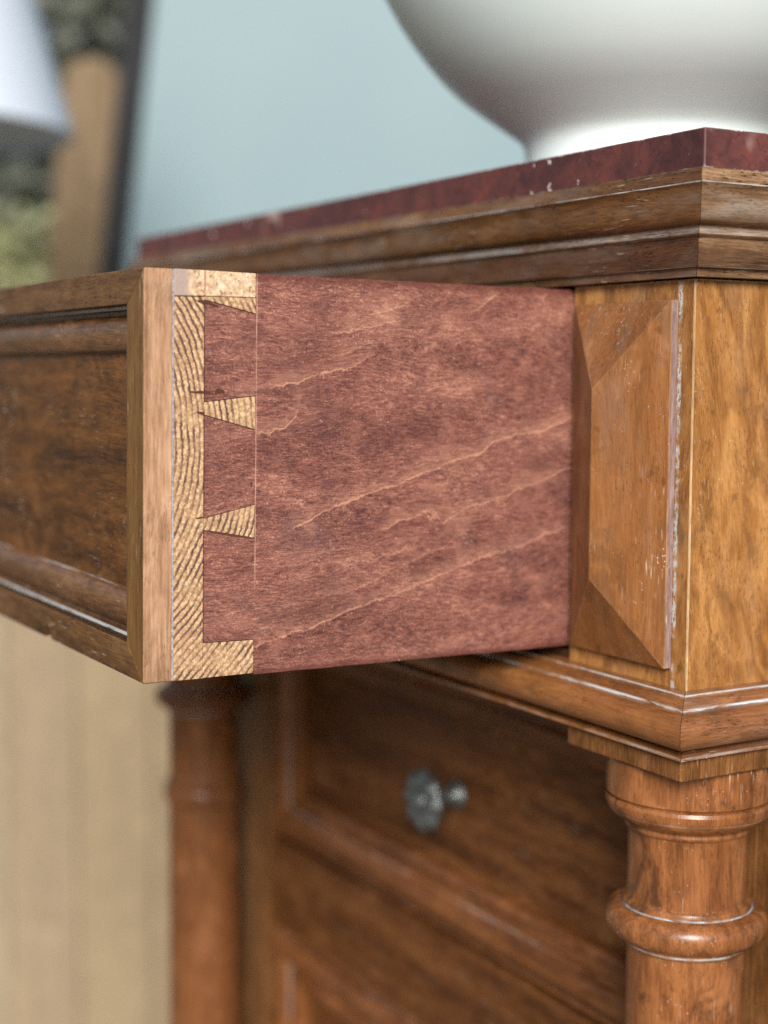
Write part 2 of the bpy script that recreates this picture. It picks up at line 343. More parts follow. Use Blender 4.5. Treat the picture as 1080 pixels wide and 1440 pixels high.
# ------------------------------------------------------------------ mesh helpers
def link(o, parent=None):
    COL.objects.link(o)
    if parent is not None: o.parent = parent
    return o
def mk(name, verts, faces, mat, parent=None, org=None, uvs=None, smooth=None, bevel=0.0, wear=None, fmat=None, segs=2):
    if org is None: org = tuple(parent['org']) if parent is not None and 'org' in parent else (0, 0, 0)
    me = bpy.data.meshes.new(name)
    me.from_pydata([(a - org[0], b - org[1], c - org[2]) for a, b, c in verts], [], faces)
    mats = mat if isinstance(mat, (list, tuple)) else [mat]
    for m in mats: me.materials.append(m)
    if fmat:
        for p, i in zip(me.polygons, fmat): p.material_index = i
    if uvs is not None:
        ul = me.uv_layers.new(name='uv')
        for p in me.polygons:
            for li, vi in zip(p.loop_indices, p.vertices): ul.data[li].uv = uvs[p.index][list(p.vertices).index(vi)] if isinstance(uvs[0], (list, tuple)) and isinstance(uvs[0][0], (list, tuple)) else uvs[vi]
    bm = bmesh.new(); bm.from_mesh(me); bmesh.ops.recalc_face_normals(bm, faces=bm.faces); bm.to_mesh(me); bm.free()
    if smooth is not None:
        for p in me.polygons: p.use_smooth = True
        me.set_sharp_from_angle(angle=R(smooth))
    o = bpy.data.objects.new(name, me); link(o, parent)
    if bevel:
        b = o.modifiers.new('bevel', 'BEVEL'); b.width = bevel; b.segments = segs; b.limit_method = 'ANGLE'; b.angle_limit = R(25); b.harden_normals = False
        if wear is not None: me.materials.append(wear); b.material = len(me.materials) - 1
    return o
def box_vf(x0, x1, y0, y1, z0, z1):
    v = [(x0, y0, z0), (x1, y0, z0), (x1, y1, z0), (x0, y1, z0), (x0, y0, z1), (x1, y0, z1), (x1, y1, z1), (x0, y1, z1)]
    return v, [(0, 3, 2, 1), (4, 5, 6, 7), (0, 1, 5, 4), (1, 2, 6, 5), (2, 3, 7, 6), (3, 0, 4, 7)]
def box(name, b, mat, parent=None, **kw):
    v, f = box_vf(*b); return mk(name, v, f, mat, parent, **kw)
def prism(name, poly, axis, a0, a1, mat, parent=None, **kw):
    def p3(p, a): return {'x': (a, p[0], p[1]), 'y': (p[0], a, p[1]), 'z': (p[0], p[1], a)}[axis]
    n = len(poly); v = [p3(p, a0) for p in poly] + [p3(p, a1) for p in poly]
    f = [tuple(range(n))[::-1], tuple(range(n, 2 * n))] + [(i, (i + 1) % n, (i + 1) % n + n, i + n) for i in range(n)]
    return mk(name, v, f, mat, parent, **kw)
def strip(name, rows, arc, mat, parent=None, smooth=35, **kw):
    """rows: for each profile point the two end positions (closed profile); arc: v of each point"""
    n = len(rows); v = [r[0] for r in rows] + [r[1] for r in rows]
    L0 = (Vector(rows[0][1]) - Vector(rows[0][0])).length
    f = [(i, (i + 1) % n, (i + 1) % n + n, i + n) for i in range(n)] + [tuple(range(n))[::-1], tuple(range(n, 2 * n))]
    base = Vector(rows[0][0]); d = (Vector(rows[0][1]) - base).normalized()
    uv = [((Vector(q) - base).dot(d), arc[i % n]) for i, q in enumerate(v)]
    return mk(name, v, f, mat, parent, uvs=uv, smooth=smooth, **kw)
def arcs(prof):
    a = [0.0]
    for p, q in zip(prof, prof[1:]): a.append(a[-1] + math.hypot(q[0] - p[0], q[1] - p[1]))
    return a
def lathe(name, prof, mat, parent=None, c=(0, 0), seg=64, smooth=40, mod=None, **kw):
    v, f = [], []
    n = len(prof)
    for j in range(seg):
        t = 2 * math.pi * j / seg
        for r, z in prof: v.append((c[0] + r * math.cos(t), c[1] + r * math.sin(t), z))
    for j in range(seg):
        k = (j + 1) % seg
        for i in range(n - 1): f.append((j * n + i, k * n + i, k * n + i + 1, j * n + i + 1))
    f.append(tuple(j * n for j in range(seg))); f.append(tuple(j * n + n - 1 for j in range(seg)))
    a = arcs(prof)
    return mk(name, v, f, mat, parent, smooth=smooth, uvs=[(2 * math.pi * (i // n) / seg * .03, a[i % n]) for i in range(len(v))], **kw)
def thing(name, label, cat, loc, group=None, rotz=0.0):
    o = bpy.data.objects.new(name, None); o.location = loc; o.rotation_euler = (0, 0, rotz); o.empty_display_size = .05
    o['label'] = label; o['category'] = cat; o['org'] = loc
    if group: o['group'] = group
    return link(o)
def struct(o, kind='structure'): o['kind'] = kind; return o
def ovolo(a, b, n=8, bulge=1.0, hollow=False):
    """quarter-round from a to b in (off, z); convex away from the wall unless hollow"""
    out = []
    for i in range(n + 1):
        t = i / n * math.pi / 2
        s, c = (math.sin(t), 1 - math.cos(t)) if hollow else (1 - math.cos(t), math.sin(t))
        out.append((a[0] + (b[0] - a[0]) * s, a[1] + (b[1] - a[1]) * c))
    return out

# ------------------------------------------------------------------ the chest
W, PW, DEP = 0.5154, 0.0722, 0.42
Z_FL = -0.76
chest = thing('wooden_chest', 'carved walnut chest with red marble top, turned corner columns and one drawer pulled open', 'chest', (-W / 2, DEP / 2, Z_FL))

def run_front(off, kx, z): return ((kx * off, -off, z), (-W - kx * off, -off, z))
def run_right(off, kx, z): return ((kx * off, -off, z), (kx * off, DEP, z))
def run_left(off, kx, z): return ((-W - kx * off, -off, z), (-W - kx * off, DEP, z))
def moulding(name, prof, kx, mats, back):
    cl = list(prof) + [(-back, prof[-1][1]), (-back, prof[0][1])]; a = arcs(cl)
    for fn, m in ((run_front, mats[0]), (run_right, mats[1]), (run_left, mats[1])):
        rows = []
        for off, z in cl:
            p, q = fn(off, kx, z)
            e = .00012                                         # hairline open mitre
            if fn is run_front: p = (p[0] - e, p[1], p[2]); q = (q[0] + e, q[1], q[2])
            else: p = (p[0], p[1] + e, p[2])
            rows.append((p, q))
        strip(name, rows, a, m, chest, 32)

# marble slab
mx, my = .0128, .0084
mo = box('marble_top', (-W - mx, mx, -my, DEP + .004, .18880, .20257), M_marble, chest, bevel=.0005, wear=M_chip)

# cornice: front and side runs, mitred
ov = [(.0078, .1700)]
cyma = [(.0082, .1698), (.0096, .1702), (.0107, .1713), (.0113, .1729), (.0116, .1748), (.0117, .1766), (.0118, .1782), (.0121, .1798), (.0126, .1812), (.0132, .1824), (.0138, .1832)]
cor = [(.0036, .15190), (.0040, .15480), (.0054, .15510), (.0058, .15560), (.0062, .1600), (.0064, .1652), (.0075, .1660), (.0078, .1664), (.0076, .1692)] + cyma + [(.0137, .1835), (.0119, .1839), (.0116, .18850)]
ca = arcs(cor)
def arc_at(prof, a, z):
    i = min(range(len(prof)), key=lambda j: abs(prof[j][1] - z)); return a[i]
R_cor = [(arc_at(cor, ca, .1837), .0006, .8), (arc_at(cor, ca, .1664) + .001, .0018, .32), (arc_at(cor, ca, .1551), .0005, .4)]
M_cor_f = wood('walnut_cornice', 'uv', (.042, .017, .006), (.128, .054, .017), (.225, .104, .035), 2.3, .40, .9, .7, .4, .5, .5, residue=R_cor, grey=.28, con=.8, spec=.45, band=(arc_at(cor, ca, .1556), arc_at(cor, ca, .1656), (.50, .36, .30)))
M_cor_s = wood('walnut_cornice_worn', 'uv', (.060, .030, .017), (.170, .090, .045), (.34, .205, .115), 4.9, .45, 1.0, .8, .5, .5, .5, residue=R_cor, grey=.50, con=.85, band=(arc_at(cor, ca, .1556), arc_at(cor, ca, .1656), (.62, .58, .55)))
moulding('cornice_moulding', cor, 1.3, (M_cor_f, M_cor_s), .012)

# upper case: L-shaped corner posts run back as the sides
FZ = .15150
def mir(poly): return [(-W - x, y) for x, y in poly][::-1]
PE = PW - .0009                                                # clearance beside the drawer
Lp = [(-PE, 0), (0, 0), (0, DEP), (-.018, DEP), (-.018, .020), (-PE, .020)]
for pts, s in ((Lp, 1), (mir(Lp), -1)):
    post = prism('corner_post', pts, 'z', .0002, FZ, M_post, chest, bevel=.0006, wear=M_wornedge)
    post['org'] = tuple(chest['org'])
    xa, xb = (-.0663, -.0085) if s > 0 else (-W + .0663, -W + .0085)
    z0, z1, t, hz = .0079, .1441, .0034, .0168
    xm = xa * .5 + xb * .5
    rz0, rz1 = .0395, .1110
    v = []
    for y in (-.0001, -t): v += [(xa, y, z0), (xb, y, z0), (xb, y, z1), (xa, y, z1)]
    v += [(xm, -hz, rz0), (xm, -hz, rz1)]
    f = [(0, 1, 2, 3), (0, 4, 5, 1), (1, 5, 6, 2), (2, 6, 7, 3), (3, 7, 4, 0), (4, 8, 5), (5, 8, 9, 6), (6, 9, 7), (7, 9, 8, 4)]
    mk('raised_block', v, f, [M_block, M_rim], post, bevel=.00030, fmat=[0, 0, 1, 0, 1, 0, 0, 0, 0], segs=1, wear=M_blkedge)
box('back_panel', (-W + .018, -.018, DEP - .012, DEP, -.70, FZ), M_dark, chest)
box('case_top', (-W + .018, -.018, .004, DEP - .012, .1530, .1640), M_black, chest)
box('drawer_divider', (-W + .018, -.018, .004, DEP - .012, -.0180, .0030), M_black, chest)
box('front_rail', (-W + PW, -PW, .0015, .020, .0002, .0045), M_dark, chest)
for x0 in (-PW - .012, -W + PW): box('drawer_guide', (x0 if x0 < -.2 else -.0702, (x0 + .0) if x0 > -.2 else x0 - .0, .02, .40, .0032, .006), M_black, chest) if False else None

# waist moulding
tor = []
for i in range(13):
    t = -math.pi / 2 + i / 12 * math.pi
    tor.append((.0128 + .0050 * math.cos(t), -.0105 - .0066 * -math.sin(t) * -1))
tor = [(.0118 + .0076 * math.cos(t), -.0106 + .0066 * math.sin(t)) for t in [-math.pi / 2 + i / 12 * math.pi for i in range(13)]]
waist = [(.0120, -.0206), (.0152, -.0204), (.0152, -.0193), (.0128, -.0190), (.0106, -.0182)] + tor[0:] + [(.0108, -.0040), (.0106, -.0034), (.0104, -.0022), (.0095, -.0008), (.0080, -.0001), (.0062, -.0001), (.0058, .0009), (.0004, .0009)]
wa = arcs(waist)
def wv(off, z):
    i = min(range(len(waist)), key=lambda j: math.hypot(waist[j][0] - off, waist[j][1] - z)); return wa[i]
R_w = [(wv(.0107, -.0037), .0007, 1.0), (wv(.0058, .0006), .0009, .7), (wv(.0150, -.0195), .0011, .35)]
M_wf = wood('walnut_waist', 'uv', (.080, .029, .009), (.205, .078, .024), (.31, .130, .044), 6.1, .30, .5, .5, .7, .8, .7, residue=R_w, coat=.3, con=.6, dirt=.5)
M_ws = wood('walnut_waist_worn', 'uv', (.085, .031, .012), (.210, .082, .031), (.34, .155, .066), 8.6, .32, .7, 1.0, 1.0, .8, .7, residue=R_w, coat=.3, grey=.2, con=.7, dirt=.6)
moulding('waist_moulding', waist, 1.0, (M_wf, M_ws), .010)

# plinth blocks and turned columns
p_, q_ = .0124, .0550
s_ = (p_ + q_) / 2
PB = [(-q_, p_), (-W - p_, -W + q_)]
for x0, x1 in PB:
    box('plinth_block', (x0, x1, -p_, q_, -.0290, -.0209), M_lowv, chest, bevel=.0006)
def torus_pts(r0, r1, z0, z1, n=10, a0=-90, a1=90):
    zc, hz = (z0 + z1) / 2, (z0 - z1) / 2
    return [(r0 + (r1 - r0) * math.cos(R(a)), zc - hz * math.sin(R(a))) for a in [a0 + (a1 - a0) * i / n for i in range(n + 1)]]
cp = [(.0010, -.0291), (.0312, -.0291), (.0320, -.0298), (.0321, -.0436), (.0316, -.0442), (.0306, -.0446), (.0306, -.0449), (.0316, -.0453)]
cp += [(.0322, -.0466), (.0320, -.0485), (.0312, -.0503), (.0298, -.0520), (.0281, -.0533), (.0262, -.0543), (.0250, -.0549), (.0247, -.0556), (.0249, -.0566), (.0246, -.0575), (.0236, -.0580), (.0232, -.0590)]
cp += [(.0231, -.0650), (.0232, -.0780), (.0234, -.0848), (.0240, -.0855), (.0247, -.0861), (.0251, -.0872), (.0253, -.0886), (.0253, -.0890)]
CPG = len(cp) - 1
cp += torus_pts(.0258, .0316, -.0884, -.1012, 14)[0:-1]
cp += [(.0248, -.1012), (.0246, -.1022), (.0248, -.1032), (.0242, -.1042), (.0232, -.1046), (.0229, -.1060)]
cp += [(.0229, -.1450), (.0234, -.1500), (.0250, -.1520)] + torus_pts(.0235, .0265, -.1525, -.1655, 8) + [(.0236, -.1670), (.0236, -.1700), (.0246, -.4000), (.0250, -.5800), (.0300, -.5900), (.0310, -.6000), (.0300, -.6100), (.0320, -.6200), (.0320, -.6500), (.0010, -.6500)]
cpa = arcs(cp)
R_c = [(cpa[CPG] - .0002, .0011, 1.0), (cpa[CPG + 17], .0007, .75), (cpa[10], .0005, .3)]
M_col = wood('walnut_turned', 'z', (.080, .027, .009), (.205, .073, .023), (.33, .130, .044), 2.9, .27, .35, .9, 1.2, 1.15, 1.0, coat=.4, spots=.5, residue=R_c, res_col=(.44, .50, .52), con=.7, dirt=.85)
M_col2 = wood('walnut_turned_dark', 'z', (.060, .021, .008), (.150, .055, .019), (.235, .095, .034), 7.9, .34, .3, .3, .3, .5, .8, coat=.2, residue=R_c, res_col=(.44, .50, .52), con=.6, dirt=.2)
for x0, x1 in PB:
    cx_ = (x0 + x1) / 2; cy_ = (-p_ + q_) / 2
    lathe('column', cp, M_col if x0 > -.2 else M_col2, chest, (cx_, cy_), 96, 22)
    box('plinth_block', (x0, x1, -p_, q_, -.71, -.6502), M_lowv, chest, bevel=.001)

# lower carcase
YF = .055
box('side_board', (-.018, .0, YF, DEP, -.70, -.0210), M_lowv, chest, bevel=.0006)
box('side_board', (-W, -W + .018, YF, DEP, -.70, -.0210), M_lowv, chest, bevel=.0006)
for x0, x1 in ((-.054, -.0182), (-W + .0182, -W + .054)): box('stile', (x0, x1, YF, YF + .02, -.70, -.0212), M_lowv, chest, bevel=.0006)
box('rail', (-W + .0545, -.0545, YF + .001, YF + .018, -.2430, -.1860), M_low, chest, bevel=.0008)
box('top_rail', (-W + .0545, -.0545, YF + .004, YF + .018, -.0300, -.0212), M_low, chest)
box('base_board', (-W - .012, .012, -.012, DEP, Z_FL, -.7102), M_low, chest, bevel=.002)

def framed(owner, name_m, name_p, X0, X1, Z0, Z1, yb, prof, mat_h, mat_v, mat_p, panel_h):
    """mitred moulding round a recessed panel. prof: (s inward, h forward)"""
    cl = list(prof) + [(prof[-1][0], -.010), (prof[0][0], -.010)]; a = arcs(cl)
    def pt(s, h, cx, cz): return ((X0 + s) if cx < 0 else (X1 - s), yb - h, (Z0 + s) if cz < 0 else (Z1 - s))
    for (c0, c1), m in ((((-1, 1), (1, 1)), mat_h), (((-1, -1), (1, -1)), mat_h), (((1, -1), (1, 1)), mat_v), (((-1, -1), (-1, 1)), mat_v)):
        strip(name_m, [(pt(s, h, *c0), pt(s, h, *c1)) for s, h in cl], a, m, owner, 32)
    S = prof[-1][0]
    box(name_p, (X0 + S - .001, X1 - S + .001, yb - panel_h, yb + .009, Z0 + S - .001, Z1 - S + .001), mat_p, owner)

mp = [(0, .001), (.0015, .002), (.003, .0018), (.0045, .0008)] + [(.0045 + .0085 - .0085 * math.cos(R(a)), .001 + .0062 * math.sin(R(a))) for a in range(15, 166, 15)] + [(.0225, .0015), (.024, .003), (.030, .0032), (.0335, .001), (.0345, -.004)]
ma = arcs(mp)
R_m = [(ma[3], .0012, .22), (ma[-6], .0012, .25)]
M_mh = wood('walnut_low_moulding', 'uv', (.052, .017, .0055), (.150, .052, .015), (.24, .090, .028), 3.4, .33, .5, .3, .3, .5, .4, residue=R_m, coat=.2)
lower = thing('drawer', 'closed lower drawer with moulded frame and small dark metal rosette knob, below the open drawer', 'drawer', (-W / 2, YF, -.183))
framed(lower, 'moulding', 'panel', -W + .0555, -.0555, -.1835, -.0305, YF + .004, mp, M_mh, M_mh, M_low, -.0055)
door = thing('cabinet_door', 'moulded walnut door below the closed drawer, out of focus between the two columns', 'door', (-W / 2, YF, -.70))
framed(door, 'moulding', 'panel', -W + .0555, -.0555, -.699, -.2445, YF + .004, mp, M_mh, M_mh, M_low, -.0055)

# rosette knob
M_knob = simple('pewter', (.13, .14, .14), .36, .5, (400, 400, 400), .6)
KX, KZ = -.2500, -.1080
def knob():
    v, f = [], []; NR, NA = 12, 72; Rr = .0175
    for i in range(NR + 1):
        r = i / NR
        for j in range(NA):
            t = 2 * math.pi * j / NA
            lobe = .5 + .5 * math.cos(8 * t)
            rr = Rr * r * (1 - .10 * (1 - lobe) * (r ** 4))
            h = .0050 * math.sqrt(max(0, 1 - (r * .98) ** 2)) + .0022 * lobe * math.exp(-((r - .68) / .2) ** 2) + .0030 * math.exp(-(r / .24) ** 2) - .0015 * math.exp(-((r - .36) / .07) ** 2)
            v.append((KX + rr * math.cos(t), YF + .009 - .022 - h, KZ + rr * math.sin(t)))
    for i in range(NR):
        for j in range(NA):
            k = (j + 1) % NA; f.append((i * NA + j, i * NA + k, (i + 1) * NA + k, (i + 1) * NA + j))
    n0 = len(v)
    for j in range(NA):
        t = 2 * math.pi * j / NA; v.append((KX + Rr * .80 * math.cos(t), YF + .009 - .0185, KZ + Rr * .80 * math.sin(t)))
    for j in range(NA):
        k = (j + 1) % NA; f.append((NR * NA + j, NR * NA + k, n0 + k, n0 + j))
    f.append(tuple(n0 + j for j in range(NA)))
    kn = mk('knob', v, f, M_knob, lower, smooth=50); kn['org'] = tuple(lower['org'])
    v, f = [], []
    pr = [(.0062, .0092), (.0078, .0080), (.0074, .0050), (.0050, .0030), (.0046, -.0020), (.0060, -.0070), (.0080, -.0096)]
    for r, d in pr:
        for j in range(32):
            t = 2 * math.pi * j / 32; v.append((KX + r * math.cos(t), YF + d, KZ + r * math.sin(t)))
    for i in range(len(pr) - 1):
        for j in range(32):
            k = (j + 1) % 32; f.append((i * 32 + j, i * 32 + k, (i + 1) * 32 + k, (i + 1) * 32 + j))
    mk('stem', v, f, M_knob, kn, org=tuple(lower['org']), smooth=50)
knob()

# ------------------------------------------------------------------ the open drawer
DX0, DX1 = -W + PW, -PW
D = .1836; Y1, Y2, Y3 = -.1728, -.1612, -.1413
DO = (-W / 2, 0.0, .0066)
drawer = thing('drawer', 'open drawer pulled out of the chest, red stained side and pale dovetail joint showing', 'drawer', DO)
drawer.rotation_euler.x = -.0121
ZB, ZT = .0066, .1507
SW, RW = .0163, .0122
fy = -D; bv = .0016
# front frame: mitred stiles and rails, faces sloping slightly
def frame_piece(name, kind, mat):
    xo = (DX0, DX1); xi = (DX0 + SW, DX1 - SW); zo = (ZB, ZT); zi = (ZB + RW, ZT - RW)
    yo, yi, yb = fy, fy, Y1 - .0002
    if kind == 'right': P = [(xo[1], zo[0]), (xo[1], zo[1]), (xi[1], zi[1]), (xi[1], zi[0])]
    elif kind == 'left': P = [(xo[0], zo[1]), (xo[0], zo[0]), (xi[0], zi[0]), (xi[0], zi[1])]
    elif kind == 'top': P = [(xo[1], zo[1]), (xo[0], zo[1]), (xi[0], zi[1]), (xi[1], zi[1])]
    if kind == 'bottom':                                       # with the small splintered notch in its lower edge
        nx = -.1735
        P = [(xo[0], zo[0]), (nx - .0095, zo[0]), (nx - .0078, zo[0] + .0040), (nx - .0052, zo[0] + .0066), (nx - .0040, zo[0] + .0035), (nx, zo[0]), (xo[1], zo[0]), (xi[1], zi[0]), (xi[0], zi[0])]
        outer = [1] * 7 + [0, 0]
    else: outer = [1, 1, 0, 0]
    n = len(P)
    v = [(x, yo if o else yi, z) for (x, z), o in zip(P, outer)] + [(x, yb, z) for x, z in P]
    f = [tuple(range(n)), tuple(range(n, 2 * n))[::-1]] + [(i, (i + 1) % n, (i + 1) % n + n, i + n) for i in range(n)]
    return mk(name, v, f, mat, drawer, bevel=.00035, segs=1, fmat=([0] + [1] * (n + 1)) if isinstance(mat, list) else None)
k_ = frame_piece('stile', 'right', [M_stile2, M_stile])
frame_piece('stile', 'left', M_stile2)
frame_piece('rail', 'top', M_rail); frame_piece('rail', 'bottom', M_rail)
dp = [(0, -.0006), (0, -.0052), (.0012, -.0056), (.0015, -.0074), (.0030, -.0076), (.0034, -.0062)]
dp += [(.0034 + .0064 * (1 - math.cos(R(a))), -.0066 + .0030 * math.sin(R(a)) - .0012 * a / 180) for a in range(20, 181, 16)] + [(.0164, -.0082), (.0166, -.0098), (.0174, -.0100)]
da = arcs(dp)
R_d = [(da[1] + .0006, .0010, .75), (da[-3] + .0004, .0009, .85)]
M_dm = wood('walnut_drawer_moulding', 'uv', (.040, .016, .006), (.118, .049, .016), (.205, .092, .034), 5.7, .34, .7, .8, .6, .6, .5, residue=R_d, coat=.2)
framed(drawer, 'moulding', 'panel', DX0 + SW, DX1 - SW, ZB + RW, ZT - RW, fy, dp, M_dm, M_dm, M_panel, -.0100)
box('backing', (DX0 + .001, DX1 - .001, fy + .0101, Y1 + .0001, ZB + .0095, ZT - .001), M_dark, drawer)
# glue line, pine core with pins
box('glue_line', (DX1 - .02, DX1 - .00025, Y1 - .0003, Y1 + .0004, ZB + .0003, ZT - .0004), M_glue, drawer)
pin_top = [(Y2, .1405), (Y3, .1362), (Y3, .14165), (Y2, .14145)]
pins = [[(Y2, .1004), (Y3, .0951), (Y3, .1070), (Y2, .1047)], [(Y2, .0597), (Y3, .0561), (Y3, .0681), (Y2, .0637)], [(Y2, ZB + .0002), (Y3, ZB + .0004), (Y3, .0191), (Y2, .0193)]]
prism('pine_core', [(Y1 + .0005, ZB + .0001), (Y2, ZB + .0001), (Y2, .1413), (Y1 + .0005, .1411)], 'x', DX0 + .001, DX1 - .0001, M_pine, drawer, bevel=.00012, segs=1)
for pl in [pin_top] + pins:
    prism('dovetail_pin', [(y + (.00008 if y == Y2 else 0), z) for y, z in pl], 'x', DX1 - .014, DX1 - .00015, M_pine, drawer, bevel=.00012, segs=1)
prism('top_strip', [(Y1 + .0005, .1413), (Y2, .14158), (Y3, .1418), (Y3, ZT - .0003), (Y1 + .0005, ZT - .0001)], 'x', DX0 + .001, DX1 - .0001, M_pale, drawer, bevel=.0003, segs=1)
# red side with tails between the pins; a little ragged along its edges
g = .00030
side = [(Y3 + .00008, ZT - .0002)]
n_ = 40
side = []
for i in range(n_ + 1):
    y = Y3 + .0001 + (.23 - Y3) * i / n_; side.append((y, ZT - .0003 + random.uniform(-.00018, .00012)))
for i in range(n_ + 1):
    y = .23 - (.23 - Y3 - .0001) * i / n_; side.append((y, ZB + random.uniform(-.00012, .00020)))
edge = [(Y3, .0191 + g), (Y2 + g, .0193 + g), (Y2 + g, .0597 - g), (Y3, .0561 - g), (Y3 + .0001, .0561), (Y3 + .0001, .0681), (Y3, .0681 + g), (Y2 + g, .0637 + g),
        (Y2 + g, .1004 - g), (Y3, .0951 - g), (Y3 + .0001, .0951), (Y3 + .0001, .1070), (Y3, .1070 + g), (Y2 + g, .1047 + g), (Y2 + g, .1405 - g), (Y3, .1362 - g), (Y3 + .0001, .1362)]
side += edge
prism('side_board', side, 'x', DX1 - .0125, DX1 - .00005, M_red, drawer)
box('side_board', (DX0, DX0 + .0125, Y2 + .0002, .23, ZB, ZT), M_red, drawer)
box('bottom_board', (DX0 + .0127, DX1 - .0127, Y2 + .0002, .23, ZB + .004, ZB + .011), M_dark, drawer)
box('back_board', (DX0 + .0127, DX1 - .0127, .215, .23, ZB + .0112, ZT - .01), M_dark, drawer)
# old splits in the pine, slivers of dark gap
def crack(pts, w):
    v, f = [], []
    for i, (y, z) in enumerate(pts):
        ww = 2.1 * w * (.35 + .65 * math.sin(math.pi * min(1, max(0, (i + .4) / len(pts))))) * random.uniform(.6, 1.2)
        v += [(DX1 + .00006, y, z - ww), (DX1 + .00006, y, z + ww), (DX1 - .002, y, z - ww), (DX1 - .002, y, z + ww)]
    for i in range(len(pts) - 1):
        a, b = 4 * i, 4 * i + 4
        f += [(a, b, b + 1, a + 1), (a + 1, b + 1, b + 3, a + 3), (a + 2, a + 3, b + 3, b + 2), (a, a + 2, b + 2, b)]
    mk('split', v, f, M_crack, drawer)
crack([(-.1638, .1399), (-.1620, .1396), (-.1600, .1393), (-.1580, .1387), (-.1560, .1381)], .00035)
crack([(-.1665, .1084), (-.1645, .1082), (-.1625, .1083), (-.1605, .1081), (-.1585, .1079)], .00028)
crack([(-.1572, .1083), (-.1560, .1087), (-.1545, .1087), (-.1535, .1083)], .00045)
crack([(-.1640, .1013), (-.1625, .1010), (-.1610, .1006)], .00022)
crack([(-.1640, .0640), (-.1622, .0642), (-.1612, .0644)], .00020)
crack([(-.1612, .0597), (-.1560, .0587), (-.1500, .0575), (-.1450, .0567), (-.1415, .0561)], .00022)

# ------------------------------------------------------------------ bowl on the marble
def glaze():
    k = NT('white_glaze'); tc = k.n('ShaderNodeTexCoord'); v = tc.outputs['Object']
    col = k.ramp(k.noise(v, (9, 9, 9), 3, .5), [(.3, (.66, .77, .77)), (.7, (.72, .80, .80))])
    return k.fin(col, .30, None, .35)
M_glz = glaze()
BC = (-.1608, .1142)
bp = [(.001, .2052), (.050, .2050), (.0560, .2027), (.0615, .2027), (.0622, .2050), (.0620, .2120), (.0618, .2190), (.0622, .2235), (.0634, .2270), (.0660, .2298), (.0705, .2330), (.0770, .2375), (.0860, .2437), (.0945, .2500), (.1030, .2580), (.1110, .2672), (.1180, .2765), (.1240, .2855), (.1305, .2970), (.1370, .3110), (.1430, .3270), (.1500, .3480), (.1560, .3600), (.1600, .3630), (.1600, .3655), (.1555, .3650), (.1490, .3540), (.1400, .3270), (.1290, .3010), (.1150, .2780), (.0960, .2580), (.0600, .2400), (.001, .2360)]
bowl = lathe('bowl', bp, M_glz, None, BC, 128, 50, org=(BC[0], BC[1], .2027))
bowl.location = (BC[0], BC[1], .2027)
bowl['label'] = 'large white glazed bowl on a narrow foot standing on the red marble top'; bowl['category'] = 'bowl'

# ------------------------------------------------------------------ background, in a frame turned to face the chest's corner
AX = math.atan2(cr.y, cr.x); HR = Vector((math.cos(AX), math.sin(AX), 0)); HF = Vector((-math.sin(AX), math.cos(AX), 0))
def bgp(px, py, dep):
    q = CAM + (cf + cr * (px - 540) / 2159.77 + cu * (720 - py) / 2159.77) * dep; return q
def place(px, dep, z=Z_FL):
    q = bgp(px, 535, dep); return Vector((q.x, q.y, z))
def bgthing(name, label, cat, px, dep, group=None, z=Z_FL):
    q = place(px, dep, z); t = thing(name, label, cat, tuple(q), group, AX); t['org'] = (0, 0, 0); return t

M_grd = simple('paving', (.16, .13, .10), .85, .2, (3, 3, 3), bump=.002)
gnd = struct(box('ground', (-60, 60, -60, 60, Z_FL - .3, Z_FL - .001), M_grd))

def board_mat():
    k = NT('pale_blue_paint'); tc = k.n('ShaderNodeTexCoord'); v = tc.outputs['Object']
    col = k.ramp(k.noise(v, (2.5, 2.5, 2.5), 3, .5), [(.3, (.140, .212, .236)), (.7, (.165, .234, .254))])
    return k.fin(col, .5, k.bump(k.noise(v, (200, 200, 200), 2), .0004, .4), .4)
M_blue = board_mat()
M_blk = simple('black_paint', (.022, .022, .024), .75, .3, (20, 20, 20), spec=.15)
dep = 2.5
sc = dep / 2159.77
bb = bgthing('painted_board', 'pale blue painted board with black edge strip leaning behind the chest', 'board', 75, dep)
bb.rotation_euler = (0, R(-6.6) * -1, AX)
box('board', (0, 2.2, 0, .03, 0.02, 2.3), M_blue, bb, bevel=.002)
box('edge_strip', (-.042, -.0005, -.012, .034, 0.0, 2.3), M_blk, bb, bevel=.002)

M_tan = wood('raw_timber', 'z', (.10, .065, .032), (.165, .110, .060), (.22, .155, .090), 1.1, .6, .3, .2, .2, .3, .5)
post = bgthing('timber_post', 'raw tan timber post with rounded top leaning beside the black edge strip', 'post', 30, 2.62)
post.rotation_euler = (0, R(5.6), AX)
pw = .046
pp = [(-pw, 0), (pw, 0), (pw, 1.360)] + [(pw * math.cos(R(a)), 1.360 + pw * .8 * math.sin(R(a))) for a in range(15, 180, 15)] + [(-pw, 1.360)]
prism('shaft', pp, 'y', -.04, .04, M_tan, post, bevel=.004)

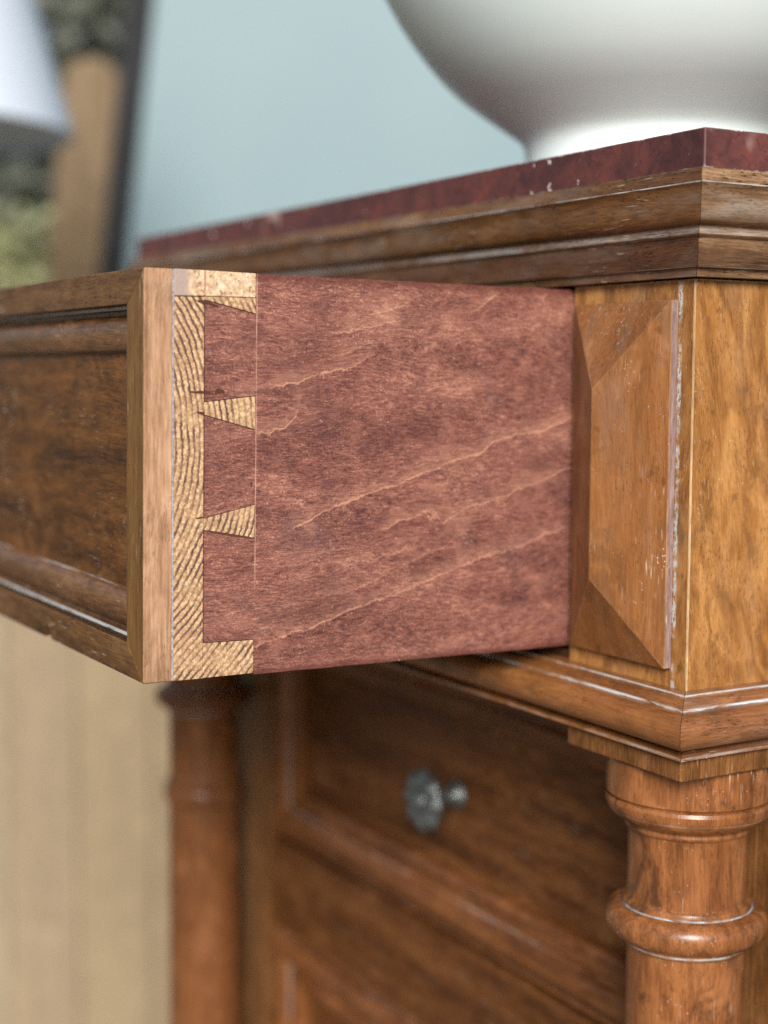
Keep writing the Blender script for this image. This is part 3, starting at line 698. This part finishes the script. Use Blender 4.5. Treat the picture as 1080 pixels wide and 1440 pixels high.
# lampshade on a pole, only the lower right of the shade is in the picture
M_shade = simple('white_linen', (.56, .62, .70), .8, .04, (300, 300, 300))
M_pole = simple('lamp_brass', (.35, .27, .15), .4, .2, (40, 40, 40), 1.0)
lamp = bgthing('floor_lamp', 'white tapered lampshade at the upper left, out of focus', 'lamp', -150, 1.75)
ls = 1.75 / 2159.77
zs = .118 + (535 - 210) * ls - Z_FL
sh = lathe('lamp_shade', [(255 * ls, zs), (195 * ls, zs + 215 * ls), (130 * ls, zs + 450 * ls), (128 * ls, zs + 450 * ls), (253 * ls, zs + .001)], M_shade, lamp, (0, 0), 64, 40)
lathe('pole', [(.012, .03), (.012, zs + .3), (.001, zs + .3)], M_pole, lamp, (0, 0), 16, 40)
lathe('base', [(.001, 0), (.14, 0), (.14, .012), (.02, .03), (.001, .032)], M_pole, lamp, (0, 0), 48, 40)

# low fence of pale boards
M_bds = [wood('pale_board_%s' % n, 'z', tuple(c * .85 for c in b), b, tuple(min(1, c * 1.12) for c in b), sd_, .7, .2, .1, .1, .2, .5)
         for n, b, sd_ in (('a', (.235, .178, .115), 1.), ('b', (.250, .188, .115), 2.), ('c', (.242, .195, .128), 3.))]
fence = bgthing('board_fence', 'low fence of pale beige upright boards behind the chest at lower left', 'fence', 40, 1.85)
fx = -.62; i = 0
while fx < .55:
    wdt = random.uniform(.085, .105)
    box('board', (fx, fx + wdt - .001, random.uniform(-.002, .002), .018, .0, .80 + random.uniform(-.004, .004)), M_bds[i % 3 if i % 4 else 1], fence, bevel=.0012)
    fx += wdt; i += 1
for z in (.15, .62): box('fence_rail', (-.62, .55, .0185, .05, z, z + .06), M_bds[0], fence, bevel=.003)

# shrubs beyond
def leafmat(name, c):
    k = NT(name); tc = k.n('ShaderNodeTexCoord'); oi = k.noise(tc.outputs['Object'], (9, 9, 9), 3, .6)
    col = k.ramp(oi, [(.3, tuple(q * .55 for q in c)), (.7, tuple(q * 1.35 for q in c))])
    return k.fin(col, .55, None, .4)
M_lf = [leafmat('leaf_light', (.23, .235, .110)), leafmat('leaf_dark', (.130, .140, .108))]
M_bark = simple('bark', (.10, .075, .05), .85, .4, (40, 40, 40))
def shrub(label, px, dep, h0, h1, rx, n, mat, size):
    s = bgthing('shrub', label, 'shrub', px, dep, None)
    v, f = [], []
    for _ in range(n):
        a, b, c = random.gauss(0, 1), random.gauss(0, 1), random.gauss(0, 1); l = math.sqrt(a * a + b * b + c * c); q = random.random() ** .4
        x, y, z = a / l * q * rx, b / l * q * rx * .6, (h0 + h1) / 2 + c / l * q * (h1 - h0) / 2
        d1 = Vector((random.gauss(0, 1), random.gauss(0, 1), random.gauss(0, .7))).normalized(); d2 = d1.orthogonal().normalized()
        d2 = (Matrix.Rotation(random.random() * 6.28, 3, d1) @ d2) * size * .45; d1 = d1 * size; c0 = Vector((x, y, z)); k = len(v)
        v += [tuple(c0 - d1), tuple(c0 + d2), tuple(c0 + d1), tuple(c0 - d2)]; f.append((k, k + 1, k + 2, k + 3))
    fo = mk('foliage', v, f, mat, s, org=(0, 0, 0)); fo['kind'] = 'stuff'
    prism('stem', [(.03 * math.cos(i * 1.0472), .03 * math.sin(i * 1.0472)) for i in range(6)], 'z', 0, (h0 + h1) / 2, M_bark, s, org=(0, 0, 0))
shrub('yellow green shrub below the white lampshade', 0, 3.3, .15, 1.23, .55, 12000, M_lf[0], .024)
shrub('tall dark green shrub behind the tan post', 60, 4.2, .3, 2.9, 1.25, 16000, M_lf[1], .04)
